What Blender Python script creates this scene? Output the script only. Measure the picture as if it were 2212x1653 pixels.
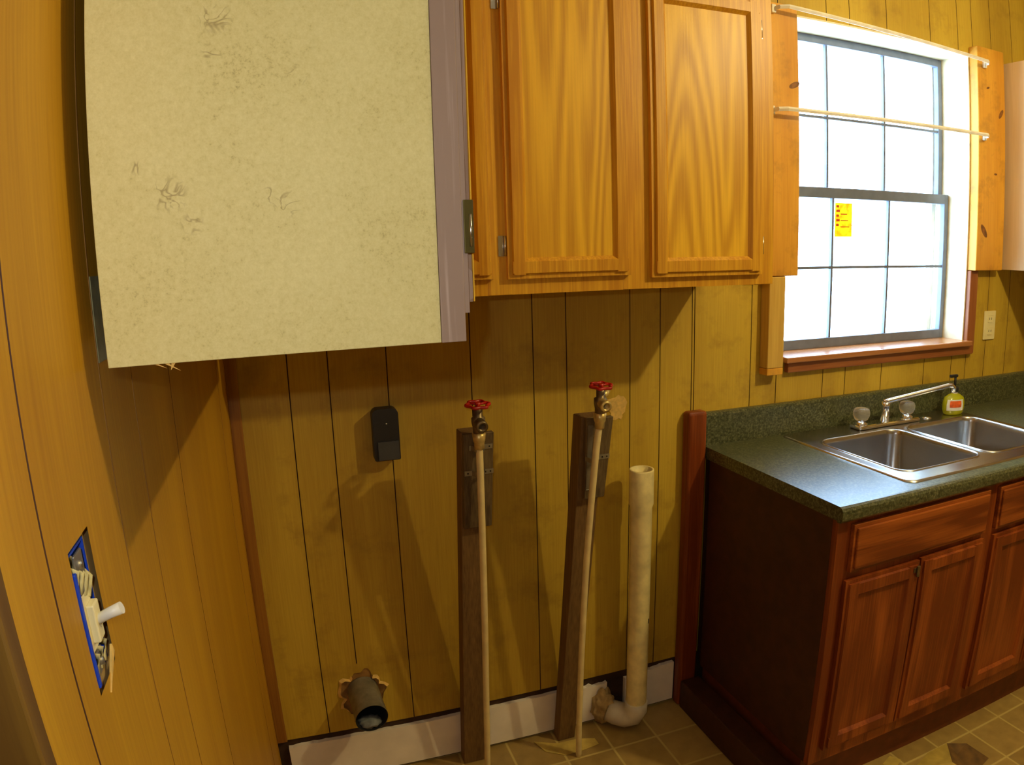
import bpy, bmesh, math, random, mathutils
from mathutils import Vector, Matrix, noise
random.seed(7)
PI=math.pi
S=bpy.context.scene
for o in list(bpy.data.objects): bpy.data.objects.remove(o,do_unlink=True)
# ---------------------------------------------------------------- camera
cd=bpy.data.cameras.new('camera'); cam=bpy.data.objects.new('camera',cd); bpy.context.scene.collection.objects.link(cam)
cd.type='PANO'; cd.panorama_type='FISHEYE_LENS_POLYNOMIAL'
cd.sensor_width=36; cd.sensor_height=36*1653/2212; cd.sensor_fit='HORIZONTAL'; cd.fisheye_fov=math.radians(150)
cd.fisheye_polynomial_k0=0
cd.fisheye_polynomial_k1,cd.fisheye_polynomial_k2,cd.fisheye_polynomial_k3,cd.fisheye_polynomial_k4=[-0.04113973493978783, -7.093754590519837e-05, 2.0849625115383864e-05, -4.622167470674207e-07]
RT,UP,FW=[[0.949913, -0.311057, -0.030154], [0.08616, 0.16792, 0.982028], [0.300403, 0.935439, -0.18631]]
cam.matrix_world=Matrix(((RT[0],UP[0],-FW[0],0.17587),(RT[1],UP[1],-FW[1],-1.76947),(RT[2],UP[2],-FW[2],1.51723),(0,0,0,1)))
bpy.context.scene.camera=cam
# ---------------------------------------------------------------- world, light, exposure
S.view_settings.view_transform='Standard'; S.view_settings.look='None'
S.view_settings.gamma=1; S.view_settings.use_curve_mapping=False
S.view_settings.exposure=0.0
W=bpy.data.worlds.new('daylight'); S.world=W; W.use_nodes=True
wb=W.node_tree.nodes['Background']; wb.inputs[0].default_value=(0.44,0.68,1.0,1); wb.inputs[1].default_value=16.0
def lamp(name,kind,loc,energy,col,size,**kw):
    l=bpy.data.lights.new(name,kind); l.energy=energy; l.color=col
    if kind in('POINT','SPOT'): l.shadow_soft_size=size
    for k,v in kw.items(): setattr(l,k,v)
    o=bpy.data.objects.new(name,l); S.collection.objects.link(o); o.location=loc; return o
lamp('ceiling_bulb_light','POINT',(2.03,-1.39,2.375),53,(1,.81,.40),.03)
lamp('camera_led_light','POINT',(.148,-1.79,1.577),7.4,(.93,.95,1.0),.006)
# ---------------------------------------------------------------- helpers
def new_mat(name):
    m=bpy.data.materials.new(name); m.use_nodes=True
    nt=m.node_tree; return m,nt,nt.nodes,nt.links,nt.nodes['Principled BSDF']
def rgb(c): return (c[0],c[1],c[2],1)
def s2l(r,g,b):
    f=lambda v:(v/255/12.92 if v/255<=.04045 else ((v/255+.055)/1.055)**2.4)
    return (f(r),f(g),f(b))
def plain(name,col,rough=.6,metal=0,noise_amt=.12,nscale=25,bump=0,spec=.5,**kw):
    m,nt,N,L,b=new_mat(name)
    tc=N.new('ShaderNodeTexCoord'); nz=N.new('ShaderNodeTexNoise'); nz.inputs['Scale'].default_value=nscale; nz.inputs['Detail'].default_value=5
    L.new(tc.outputs['Object'],nz.inputs['Vector'])
    r=N.new('ShaderNodeValToRGB'); L.new(nz.outputs['Fac'],r.inputs['Fac'])
    r.color_ramp.elements[0].position=.3; r.color_ramp.elements[1].position=.7
    r.color_ramp.elements[0].color=rgb([c*(1-noise_amt) for c in col]); r.color_ramp.elements[1].color=rgb([min(1,c*(1+noise_amt)) for c in col])
    L.new(r.outputs['Color'],b.inputs['Base Color'])
    b.inputs['Roughness'].default_value=rough; b.inputs['Metallic'].default_value=metal; b.inputs['Specular IOR Level'].default_value=spec
    if bump:
        bp=N.new('ShaderNodeBump'); bp.inputs['Strength'].default_value=bump; bp.inputs['Distance'].default_value=.002
        L.new(nz.outputs['Fac'],bp.inputs['Height']); L.new(bp.outputs['Normal'],b.inputs['Normal'])
    for k,v in kw.items(): b.inputs[k].default_value=v
    return m
def wood(name,base,dark,axis='Z',freq=14,stretch=.07,dist=5,contrast=.5,fine=.35,rough=.5,spec=.4,stain=None,bump=.12):
    """procedural wood with long grain along an axis, cathedral bands and fine pores"""
    m,nt,N,L,b=new_mat(name)
    tc=N.new('ShaderNodeTexCoord')
    sc=[1,1,1]; sc['XYZ'.index(axis)]=stretch
    mp=N.new('ShaderNodeMapping'); mp.inputs['Scale'].default_value=sc; L.new(tc.outputs['Object'],mp.inputs['Vector'])
    n1=N.new('ShaderNodeTexNoise'); n1.inputs['Scale'].default_value=freq; n1.inputs['Detail'].default_value=2; n1.inputs['Roughness'].default_value=.45; n1.inputs['Distortion'].default_value=.3
    L.new(mp.outputs['Vector'],n1.inputs['Vector'])
    # contour bands of the low noise give cathedral figure
    mu=N.new('ShaderNodeMath'); mu.operation='MULTIPLY'; mu.inputs[1].default_value=dist*6.0; L.new(n1.outputs['Fac'],mu.inputs[0])
    sn=N.new('ShaderNodeMath'); sn.operation='SINE'; L.new(mu.outputs[0],sn.inputs[0])
    mr=N.new('ShaderNodeMapRange'); mr.inputs['From Min'].default_value=-1; mr.inputs['From Max'].default_value=1; L.new(sn.outputs[0],mr.inputs['Value'])
    mp2=N.new('ShaderNodeMapping'); sc2=[1,1,1]; sc2['XYZ'.index(axis)]=.03; mp2.inputs['Scale'].default_value=sc2; L.new(tc.outputs['Object'],mp2.inputs['Vector'])
    n2=N.new('ShaderNodeTexNoise'); n2.inputs['Scale'].default_value=220; n2.inputs['Detail'].default_value=4; L.new(mp2.outputs['Vector'],n2.inputs['Vector'])
    mx=N.new('ShaderNodeMath'); mx.operation='MULTIPLY'; L.new(mr.outputs['Result'],mx.inputs[0]); mx.inputs[1].default_value=contrast
    ad=N.new('ShaderNodeMath'); ad.operation='MULTIPLY_ADD'; L.new(n2.outputs['Fac'],ad.inputs[0]); ad.inputs[1].default_value=fine*2; L.new(mx.outputs[0],ad.inputs[2])
    n3=N.new('ShaderNodeTexNoise'); n3.inputs['Scale'].default_value=3; n3.inputs['Detail'].default_value=3; L.new(mp.outputs['Vector'],n3.inputs['Vector'])
    a2=N.new('ShaderNodeMath'); a2.operation='MULTIPLY_ADD'; L.new(n3.outputs['Fac'],a2.inputs[0]); a2.inputs[1].default_value=.5; L.new(ad.outputs[0],a2.inputs[2])
    r=N.new('ShaderNodeValToRGB'); L.new(a2.outputs[0],r.inputs['Fac'])
    r.color_ramp.elements[0].position=.25; r.color_ramp.elements[0].color=rgb(base)
    r.color_ramp.elements[1].position=1.15 if False else 1.0; r.color_ramp.elements[1].color=rgb(dark)
    out=r.outputs['Color']
    if stain:
        n4=N.new('ShaderNodeTexNoise'); n4.inputs['Scale'].default_value=7; n4.inputs['Detail'].default_value=6; n4.inputs['Roughness'].default_value=.65; L.new(tc.outputs['Object'],n4.inputs['Vector'])
        rr=N.new('ShaderNodeValToRGB'); rr.color_ramp.elements[0].position=.52; rr.color_ramp.elements[1].position=.72
        rr.color_ramp.elements[0].color=(0,0,0,1); rr.color_ramp.elements[1].color=(.7,.7,.7,1); L.new(n4.outputs['Fac'],rr.inputs['Fac'])
        mi=N.new('ShaderNodeMix'); mi.data_type='RGBA'; L.new(rr.outputs['Color'],mi.inputs[0]); L.new(out,mi.inputs[6]); mi.inputs[7].default_value=rgb(stain); out=mi.outputs[2]
    L.new(out,b.inputs['Base Color'])
    b.inputs['Roughness'].default_value=rough; b.inputs['Specular IOR Level'].default_value=spec
    if bump:
        bp=N.new('ShaderNodeBump'); bp.inputs['Strength'].default_value=bump; bp.inputs['Distance'].default_value=.001
        L.new(n2.outputs['Fac'],bp.inputs['Height']); L.new(bp.outputs['Normal'],b.inputs['Normal'])
    return m
# bmesh shape makers
def add_box(bm,x0,x1,y0,y1,z0,z1,bev=0,seg=2):
    r=bmesh.ops.create_cube(bm,size=1)['verts']
    for v in r:
        v.co=Vector(((x0+x1)/2+v.co.x*(x1-x0),(y0+y1)/2+v.co.y*(y1-y0),(z0+z1)/2+v.co.z*(z1-z0)))
    if bev:
        es=list({e for v in r for e in v.link_edges})
        bmesh.ops.bevel(bm,geom=es,offset=bev,segments=seg,affect='EDGES',profile=.5)
    return bm
def box(*a,**k): return add_box(bmesh.new(),*a,**k)
def add_tube(bm,pts,rad,seg=20,cap=True):
    """tube along a polyline, radius may vary per point"""
    pts=[Vector(p) for p in pts]; n=len(pts)
    rads=rad if isinstance(rad,(list,tuple)) else [rad]*n
    rings=[]; up=None
    for i,p in enumerate(pts):
        t=(pts[min(i+1,n-1)]-pts[max(i-1,0)]).normalized()
        if up is None: up=Vector((0,0,1)) if abs(t.z)<.9 else Vector((0,1,0))
        a=t.cross(up).normalized(); b2=a.cross(t).normalized(); up=b2
        rings.append([bm.verts.new(p+rads[i]*(math.cos(2*PI*k/seg)*a+math.sin(2*PI*k/seg)*b2)) for k in range(seg)])
    for i in range(n-1):
        for k in range(seg):
            f=bm.faces.new((rings[i][k],rings[i][(k+1)%seg],rings[i+1][(k+1)%seg],rings[i+1][k])); f.smooth=True
    if cap:
        bm.faces.new(list(reversed(rings[0]))); bm.faces.new(rings[-1])
    return bm
def tube(*a,**k): return add_tube(bmesh.new(),*a,**k)
def add_lathe(bm,prof,c,seg=28,axis='Z',sx=1,sy=1):
    """profile list of (radius,height); open profile, ends closed when radius is 0"""
    rings=[]
    for r,h in prof:
        ring=[]
        for k in range(seg):
            a=2*PI*k/seg; p=(r*math.cos(a)*sx,r*math.sin(a)*sy,h)
            if axis=='Y': p=(p[0],-p[2],p[1])
            if axis=='X': p=(p[2],p[1],p[0])
            ring.append(bm.verts.new(Vector(c)+Vector(p)))
        rings.append(ring)
    for i in range(len(rings)-1):
        for k in range(seg):
            f=bm.faces.new((rings[i][k],rings[i][(k+1)%seg],rings[i+1][(k+1)%seg],rings[i+1][k])); f.smooth=True
    for i,rg in ((0,rings[0]),(-1,rings[-1])):
        if prof[i][0]<1e-5: bmesh.ops.pointmerge(bm,verts=rg,merge_co=Vector(rg[0].co))
    return bm
def lathe(*a,**k): return add_lathe(bmesh.new(),*a,**k)
def add_poly(bm,pts,vec):
    """prism from a planar outline swept by vec"""
    a=[bm.verts.new(Vector(p)) for p in pts]; v=Vector(vec); b2=[bm.verts.new(Vector(p)+v) for p in pts]; n=len(a)
    bm.faces.new(a); bm.faces.new(list(reversed(b2)))
    for i in range(n): bm.faces.new((a[i],b2[i],b2[(i+1)%n],a[(i+1)%n]))
    return bm
def poly(*a): return add_poly(bmesh.new(),*a)
def obj(name,bm,mat,parent=None,loc=None,label=None):
    bmesh.ops.recalc_face_normals(bm,faces=bm.faces)
    if parent is not None: base=parent.matrix_world.translation.copy()
    else: base=Vector(loc) if loc else None
    if parent is None and base is None:
        xs=[v.co for v in bm.verts]; base=Vector(((min(v.x for v in xs)+max(v.x for v in xs))/2,(min(v.y for v in xs)+max(v.y for v in xs))/2,min(v.z for v in xs)))
    W0=base
    for v in bm.verts: v.co-=W0
    me=bpy.data.meshes.new(name); bm.to_mesh(me); bm.free(); me.materials.append(mat)
    o=bpy.data.objects.new(name,me); S.collection.objects.link(o)
    if parent is not None: o.parent=parent; o.location=(0,0,0)
    else: o.matrix_world=Matrix.Translation(W0)
    if label: o['label']=label
    if parent is not None: o.matrix_world=Matrix.Translation(W0)
    return o
def tag(o,label,cat,group=None):
    o['label']=label; o['category']=cat
    if group: o['group']=group
    return o
def thing(name,label,cat,loc,group=None):
    o=bpy.data.objects.new(name,None); S.collection.objects.link(o); o.location=loc; o.empty_display_size=.05
    o.matrix_world=Matrix.Translation(Vector(loc)); return tag(o,label,cat,group)
def struct(name,bm,mat,parent=None):
    o=obj(name,bm,mat,parent,loc=None if parent else (0,0,0))
    if parent is None: o['kind']='structure'
    return o
# ---------------------------------------------------------------- materials
M={}
M['panel']=wood('panelling_back',s2l(214,180,58),s2l(162,124,30),freq=5,stretch=.10,dist=2.2,contrast=.22,fine=.25,rough=.55,stain=s2l(146,112,34))
M['panel_left']=wood('panelling_left',s2l(214,164,34),s2l(164,114,18),freq=5,stretch=.10,dist=2.0,contrast=.22,fine=.28,rough=.5)
M['seam']=plain('seam_brown',s2l(140,98,28),.7)
M['groove']=plain('groove_dark',s2l(70,38,12),.8)
M['corner_trim']=wood('corner_trim',s2l(176,120,34),s2l(124,76,18),contrast=.2)
M['oak']=wood('oak_honey',s2l(248,198,48),s2l(186,130,20),freq=4.5,stretch=.12,dist=17,contrast=.34,fine=.22,rough=.42)
M['oak_frame']=wood('oak_frame',s2l(242,190,46),s2l(190,130,24),freq=18,stretch=.05,dist=1.5,contrast=.35,fine=.5,rough=.42)
M['oak_frame_x']=wood('oak_frame_across',s2l(242,190,46),s2l(190,130,24),axis='X',freq=18,stretch=.05,dist=1.5,contrast=.35,fine=.5,rough=.42)
M['oak_raw']=wood('oak_raw_edge',s2l(226,206,190),s2l(160,136,116),freq=30,stretch=.05,dist=1,contrast=.2,fine=.7,rough=.6)
M['cherry']=wood('red_brown_wood',s2l(184,98,38),s2l(116,50,14),freq=9,stretch=.12,dist=3,contrast=.4,fine=.4,rough=.4)
M['cherry_x']=wood('red_brown_wood_across',s2l(190,104,40),s2l(112,50,14),axis='X',freq=9,stretch=.14,dist=4,contrast=.5,fine=.35,rough=.4)
M['cherry_dark']=plain('end_panel_shaded',s2l(66,32,12),.6,noise_amt=.2)  # shade on the cabinet's unlit end put into the colour, darker than the fronts
M['cherry_toe']=plain('toe_board_red_brown',s2l(112,54,20),.6,noise_amt=.2)
M['pine']=wood('knotty_pine',s2l(232,172,56),s2l(190,124,28),freq=6,stretch=.15,dist=2,contrast=.3,fine=.25,rough=.5,stain=s2l(130,90,30))
M['casing_light']=wood('casing_light',s2l(226,188,92),s2l(190,146,60),contrast=.2,rough=.5)
M['casing_red']=wood('casing_red',s2l(176,112,60),s2l(140,78,38),contrast=.2,rough=.5)
M['casing_red_x']=wood('casing_red_across',s2l(176,112,60),s2l(140,78,38),axis='X',contrast=.2,rough=.45)
M['sill']=wood('sill_varnished',s2l(196,136,80),s2l(160,98,54),axis='X',contrast=.2,rough=.22,spec=.9)
M['jamb']=plain('jamb_cream',s2l(232,216,176),.55)
M['sash']=plain('sash_bloom_grey',s2l(112,118,134),.45,metal=.2)  # dark bronze frame lightened to grey-blue, window bloom put into the colour
M['rod']=plain('rod_white',s2l(236,228,206),.35)
M['white_board']=plain('white_painted_board',s2l(240,228,206),.55,noise_amt=.1,nscale=9)
M['dark_gap']=plain('dark_cavity',s2l(58,36,16),.9,noise_amt=.4)
M['post']=wood('weathered_post',s2l(146,112,60),s2l(88,62,30),freq=16,stretch=.1,dist=1.5,contrast=.35,fine=.4,rough=.7)
M['cleat']=wood('weathered_cleat',s2l(134,112,68),s2l(76,58,32),freq=26,stretch=.12,dist=1.5,contrast=.35,fine=.4,rough=.7)
M['cpvc']=plain('cpvc_cream',s2l(224,202,140),.4,noise_amt=.1)
M['pvc']=plain('pvc_stained',s2l(236,218,150),.4,noise_amt=.2,nscale=22)
M['pvc_white']=plain('pvc_white',s2l(214,204,176),.45,noise_amt=.12)
M['crust']=plain('foam_crust',s2l(176,148,92),.9,noise_amt=.35,nscale=40,bump=.8)
M['brass']=plain('tarnished_brass',s2l(120,104,74),.4,metal=.7,noise_amt=.35,nscale=60)
M['brass_light']=plain('brass_light',s2l(206,180,110),.35,metal=.5,noise_amt=.3,nscale=60)
M['red']=plain('red_enamel',s2l(170,24,10),.4,noise_amt=.3)
M['steel']=plain('galvanised_steel',s2l(150,146,132),.4,metal=.75,noise_amt=.2)
M['black_plastic']=plain('black_plastic',s2l(30,28,26),.45)
M['grey_plastic']=plain('grey_plastic',s2l(62,62,62),.5)
M['hole_black']=plain('hole_black',s2l(16,14,12),.9)
M['duct']=plain('duct_metal',s2l(140,134,112),.5,metal=.45,noise_amt=.3,nscale=30)
M['lint']=plain('grey_lint',s2l(120,122,116),.95,noise_amt=.4,nscale=60,bump=.8)
M['torn']=plain('torn_veneer',s2l(224,184,96),.8,noise_amt=.2,nscale=70)
M['torn_back']=plain('raw_board',s2l(150,108,48),.9,noise_amt=.35,nscale=30)
M['plaster_light']=plain('pale_wire_sheath',s2l(190,176,116),.7,noise_amt=.4,nscale=80)
M['plaster']=plain('plaster_patch',s2l(140,136,92),.85,noise_amt=.25,nscale=45,bump=.4)
M['blue']=plain('blue_plastic_box',s2l(24,66,190),.45)
M['ivory']=plain('ivory_plastic',s2l(236,222,164),.4,noise_amt=.04)
M['white_plastic']=plain('white_plastic',s2l(228,224,206),.4,noise_amt=.04)
M['chrome']=plain('chrome',(.82,.83,.86),.08,metal=1,noise_amt=.03)
M['stainless']=plain('stainless_steel',(.50,.48,.44),.24,metal=1,noise_amt=.06)
M['hinge']=plain('hinge_steel',(.55,.55,.5),.25,metal=1,noise_amt=.1)
M['hinge_dark']=plain('hinge_bronze',s2l(90,80,30),.4,metal=.6)
M['drain']=plain('drain_steel',(.35,.34,.33),.3,metal=1)
M['ceiling']=plain('ceiling_white',s2l(214,204,180),.9)
M['wall_plain']=plain('wall_tan',s2l(176,146,84),.8)
M['melamine']=wood('birch_side',s2l(226,196,150),s2l(200,164,112),contrast=.15,fine=.2,rough=.45)
M['cabinet_inside']=plain('particle_core',s2l(150,120,70),.8)
M['paper_brown']=plain('brown_paper',s2l(104,74,30),.8,noise_amt=.4,nscale=30)
M['paper_pale']=plain('torn_vinyl',s2l(186,158,70),.7,noise_amt=.2,nscale=30)
M['label_white']=plain('label_white',s2l(230,226,214),.5)
M['label_orange']=plain('label_orange',s2l(226,96,30),.5,noise_amt=.2,nscale=90)
M['bulb_frost']=plain('frosted_glass',s2l(240,232,210),.4)
def countertop():
    m,nt,N,L,b=new_mat('green_speckled_laminate')
    tc=N.new('ShaderNodeTexCoord')
    n1=N.new('ShaderNodeTexNoise'); n1.inputs['Scale'].default_value=170; n1.inputs['Detail'].default_value=3; n1.inputs['Roughness'].default_value=.7; L.new(tc.outputs['Object'],n1.inputs['Vector'])
    r=N.new('ShaderNodeValToRGB'); L.new(n1.outputs['Fac'],r.inputs['Fac']); cr=r.color_ramp
    cr.elements[0].position=.34; cr.elements[0].color=rgb(s2l(40,44,26)); cr.elements[1].position=.70; cr.elements[1].color=rgb(s2l(124,122,88))
    e=cr.elements.new(.5); e.color=rgb(s2l(74,78,50))
    n2=N.new('ShaderNodeTexNoise'); n2.inputs['Scale'].default_value=40; n2.inputs['Detail'].default_value=4; L.new(tc.outputs['Object'],n2.inputs['Vector'])
    mi=N.new('ShaderNodeMix'); mi.data_type='RGBA'; mi.blend_type='MULTIPLY'; mi.inputs[0].default_value=.7
    L.new(r.outputs['Color'],mi.inputs[6]); L.new(n2.outputs['Color'],mi.inputs[7])
    hs=N.new('ShaderNodeHueSaturation'); hs.inputs['Value'].default_value=1.5; hs.inputs['Saturation'].default_value=.8; L.new(mi.outputs[2],hs.inputs['Color'])
    L.new(r.outputs['Color'],b.inputs['Base Color'])
    b.inputs['Roughness'].default_value=.30; b.inputs['Specular IOR Level'].default_value=.6
    return m
M['counter']=countertop()
def particle():
    """cream vinyl-faced particle board side with brown specks and a few squiggly scuffs"""
    m,nt,N,L,b=new_mat('cream_particle_side')
    tc=N.new('ShaderNodeTexCoord')
    n1=N.new('ShaderNodeTexNoise'); n1.inputs['Scale'].default_value=240; n1.inputs['Detail'].default_value=8; n1.inputs['Roughness'].default_value=.8; L.new(tc.outputs['Object'],n1.inputs['Vector'])
    n1b=N.new('ShaderNodeTexNoise'); n1b.inputs['Scale'].default_value=12; n1b.inputs['Detail'].default_value=4; L.new(tc.outputs['Object'],n1b.inputs['Vector'])
    ad=N.new('ShaderNodeMath'); ad.operation='MULTIPLY_ADD'; ad.inputs[1].default_value=.35; L.new(n1b.outputs['Fac'],ad.inputs[0]); L.new(n1.outputs['Fac'],ad.inputs[2])
    r=N.new('ShaderNodeValToRGB'); L.new(ad.outputs[0],r.inputs['Fac']); cr=r.color_ramp
    cr.elements[0].position=.40; cr.elements[0].color=rgb(s2l(168,150,88)); cr.elements[1].position=.95; cr.elements[1].color=rgb(s2l(238,228,160))
    e=cr.elements.new(.58); e.color=rgb(s2l(220,208,136))
    out=r.outputs['Color']
    n2=N.new('ShaderNodeTexNoise'); n2.inputs['Scale'].default_value=55; n2.inputs['Detail'].default_value=2; n2.inputs['Distortion'].default_value=1.2; L.new(tc.outputs['Object'],n2.inputs['Vector'])
    su=N.new('ShaderNodeMath'); su.operation='SUBTRACT'; su.inputs[1].default_value=.5; L.new(n2.outputs['Fac'],su.inputs[0])
    ab=N.new('ShaderNodeMath'); ab.operation='ABSOLUTE'; L.new(su.outputs[0],ab.inputs[0])
    li=N.new('ShaderNodeMapRange'); li.inputs['From Min'].default_value=.0; li.inputs['From Max'].default_value=.045; li.inputs['To Min'].default_value=1; li.inputs['To Max'].default_value=0; L.new(ab.outputs[0],li.inputs['Value'])
    tot=None
    # scuff centres are (x,z) on the panel, relative to the cabinet's base point
    for (x,z,rr) in ((.083,1.577,.013),(.100,1.553,.008),(.178,1.566,.010),(.166,1.574,.007),(.191,1.672,.007),(.126,1.722,.012),(.122,1.690,.008),(.058,1.600,.005)):
        vm=N.new('ShaderNodeVectorMath'); vm.operation='DISTANCE'; L.new(tc.outputs['Object'],vm.inputs[0]); vm.inputs[1].default_value=(x-.18,-.39,z-1.439)
        mr=N.new('ShaderNodeMapRange'); mr.inputs['From Min'].default_value=rr*.6; mr.inputs['From Max'].default_value=rr*1.3; mr.inputs['To Min'].default_value=1; mr.inputs['To Max'].default_value=0; L.new(vm.outputs['Value'],mr.inputs['Value'])
        if tot is None: tot=mr.outputs['Result']
        else:
            a=N.new('ShaderNodeMath'); a.operation='ADD'; a.use_clamp=True; L.new(tot,a.inputs[0]); L.new(mr.outputs['Result'],a.inputs[1]); tot=a.outputs[0]
    f=N.new('ShaderNodeMath'); f.operation='MULTIPLY'; L.new(tot,f.inputs[0]); L.new(li.outputs['Result'],f.inputs[1])
    f2=N.new('ShaderNodeMath'); f2.operation='MULTIPLY'; L.new(f.outputs[0],f2.inputs[0]); f2.inputs[1].default_value=.55
    mi=N.new('ShaderNodeMix'); mi.data_type='RGBA'; L.new(f2.outputs[0],mi.inputs[0]); L.new(out,mi.inputs[6]); mi.inputs[7].default_value=rgb(s2l(120,88,34))
    L.new(mi.outputs[2],b.inputs['Base Color']); b.inputs['Roughness'].default_value=.6; b.inputs['Specular IOR Level'].default_value=.25
    return m
M['particle']=particle()
def vinyl():
    m,nt,N,L,b=new_mat('vinyl_tile_floor')
    tc=N.new('ShaderNodeTexCoord'); sep=N.new('ShaderNodeSeparateXYZ'); L.new(tc.outputs['Object'],sep.inputs[0])
    T=.1535; fac=None; ids=[]
    for ax,off in (('X',.6865),('Y',-.148)):
        a=N.new('ShaderNodeMath'); a.operation='SUBTRACT'; L.new(sep.outputs[ax],a.inputs[0]); a.inputs[1].default_value=off-T*60
        d=N.new('ShaderNodeMath'); d.operation='DIVIDE'; L.new(a.outputs[0],d.inputs[0]); d.inputs[1].default_value=T
        fr=N.new('ShaderNodeMath'); fr.operation='FRACT'; L.new(d.outputs[0],fr.inputs[0])
        fl=N.new('ShaderNodeMath'); fl.operation='FLOOR'; L.new(d.outputs[0],fl.inputs[0]); ids.append(fl)
        s=N.new('ShaderNodeMath'); s.operation='SUBTRACT'; L.new(fr.outputs[0],s.inputs[0]); s.inputs[1].default_value=.5
        ab=N.new('ShaderNodeMath'); ab.operation='ABSOLUTE'; L.new(s.outputs[0],ab.inputs[0])
        mr=N.new('ShaderNodeMapRange'); mr.inputs['From Min'].default_value=.47; mr.inputs['From Max'].default_value=.485; L.new(ab.outputs[0],mr.inputs['Value'])
        if fac is None: fac=mr.outputs['Result']
        else:
            mxn=N.new('ShaderNodeMath'); mxn.operation='MAXIMUM'; L.new(fac,mxn.inputs[0]); L.new(mr.outputs['Result'],mxn.inputs[1]); fac=mxn.outputs[0]
    cb=N.new('ShaderNodeCombineXYZ'); L.new(ids[0].outputs[0],cb.inputs[0]); L.new(ids[1].outputs[0],cb.inputs[1])
    wn=N.new('ShaderNodeTexWhiteNoise'); L.new(cb.outputs[0],wn.inputs['Vector'])
    nz=N.new('ShaderNodeTexNoise'); nz.inputs['Scale'].default_value=22; nz.inputs['Detail'].default_value=5; L.new(tc.outputs['Object'],nz.inputs['Vector'])
    ad=N.new('ShaderNodeMath'); ad.operation='MULTIPLY_ADD'; L.new(wn.outputs['Value'],ad.inputs[0]); ad.inputs[1].default_value=.45; L.new(nz.outputs['Fac'],ad.inputs[2])
    r=N.new('ShaderNodeValToRGB'); L.new(ad.outputs[0],r.inputs['Fac']); r.color_ramp.elements[0].position=.3; r.color_ramp.elements[1].position=1.1 if False else 1
    r.color_ramp.elements[0].color=rgb(s2l(140,112,58)); r.color_ramp.elements[1].color=rgb(s2l(176,146,80))
    mi=N.new('ShaderNodeMix'); mi.data_type='RGBA'; L.new(fac,mi.inputs[0]); L.new(r.outputs['Color'],mi.inputs[6]); mi.inputs[7].default_value=rgb(s2l(196,172,100))
    L.new(mi.outputs[2],b.inputs['Base Color']); b.inputs['Roughness'].default_value=.42
    return m
M['floor']=vinyl()
def glass(name,tint=(1,1,1),gloss=.06):
    m,nt,N,L,b=new_mat(name); N.remove(b)
    t=N.new('ShaderNodeBsdfTransparent'); t.inputs[0].default_value=rgb(tint); g=N.new('ShaderNodeBsdfGlossy'); g.inputs['Roughness'].default_value=.03
    mx=N.new('ShaderNodeMixShader'); mx.inputs[0].default_value=gloss; L.new(t.outputs[0],mx.inputs[1]); L.new(g.outputs[0],mx.inputs[2]); L.new(mx.outputs[0],N['Material Output'].inputs[0]); return m
M['pane']=glass('window_glass')
def acrylic(name,col,rough=.12,trans=.8):
    m,nt,N,L,b=new_mat(name); b.inputs['Base Color'].default_value=rgb(col); b.inputs['Roughness'].default_value=rough; b.inputs['Transmission Weight'].default_value=trans; b.inputs['IOR'].default_value=1.45
    nz=N.new('ShaderNodeTexNoise'); nz.inputs['Scale'].default_value=30; bp=N.new('ShaderNodeBump'); bp.inputs['Strength'].default_value=.08; L.new(nz.outputs['Fac'],bp.inputs['Height']); L.new(bp.outputs['Normal'],b.inputs['Normal'])
    return m
M['acrylic']=acrylic('clear_acrylic',(1,.98,.92),.06,.85)
M['soap']=acrylic('yellow_green_soap',s2l(214,214,40),.15,.45)
def sticker():
    m,nt,N,L,b=new_mat('yellow_sticker'); tc=N.new('ShaderNodeTexCoord')
    nz=N.new('ShaderNodeTexNoise'); nz.inputs['Scale'].default_value=40; L.new(tc.outputs['Object'],nz.inputs['Vector'])
    r=N.new('ShaderNodeValToRGB'); r.color_ramp.elements[0].color=rgb(s2l(250,190,20)); r.color_ramp.elements[1].color=rgb(s2l(255,236,60)); r.color_ramp.elements[0].position=.35; r.color_ramp.elements[1].position=.6
    L.new(nz.outputs['Fac'],r.inputs['Fac']); tr=N.new('ShaderNodeBsdfTranslucent'); L.new(r.outputs['Color'],tr.inputs[0]); L.new(r.outputs['Color'],b.inputs['Base Color'])
    mx=N.new('ShaderNodeMixShader'); mx.inputs[0].default_value=.35; L.new(b.outputs[0],mx.inputs[1]); L.new(tr.outputs[0],mx.inputs[2]); L.new(mx.outputs[0],N['Material Output'].inputs[0]); return m
M['sticker']=sticker()
M['sticker_ink']=plain('sticker_red_ink',s2l(200,70,30),.6)
# ---------------------------------------------------------------- room shell
def sheet(name,cuts,grooves,axis,zs,mat,parent,depth=.004,gw=.0028):
    """panelling sheet: strips between grooves, V grooves are real; zs(a,b) returns the height intervals of a strip"""
    bm=bmesh.new()
    def P(u,d,z): return (u,d,z) if axis=='x' else (-d,u,z)
    def quad(u0,d0,u1,d1,z0,z1,mi):
        vs=[bm.verts.new(P(u0,d0,z0)),bm.verts.new(P(u1,d1,z0)),bm.verts.new(P(u1,d1,z1)),bm.verts.new(P(u0,d0,z1))]
        f=bm.faces.new(vs); f.material_index=mi
    for a,b in zip(cuts[:-1],cuts[1:]):
        a2=a+(gw/2 if a in grooves else 0); b2=b-(gw/2 if b in grooves else 0)
        for z0,z1 in zs((a+b)/2): quad(a2,0,b2,0,z0,z1,0)
    for g in grooves:
        for z0,z1 in zs(g):
            quad(g-gw/2,0,g,depth,z0,z1,1); quad(g,depth,g+gw/2,0,z0,z1,1)
    bmesh.ops.remove_doubles(bm,verts=bm.verts,dist=1e-5)
    o=struct(name,bm,mat,parent); o.data.materials.append(M['groove']); return o
XR,YF,ZC=4.1,-4.0,2.64
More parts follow.
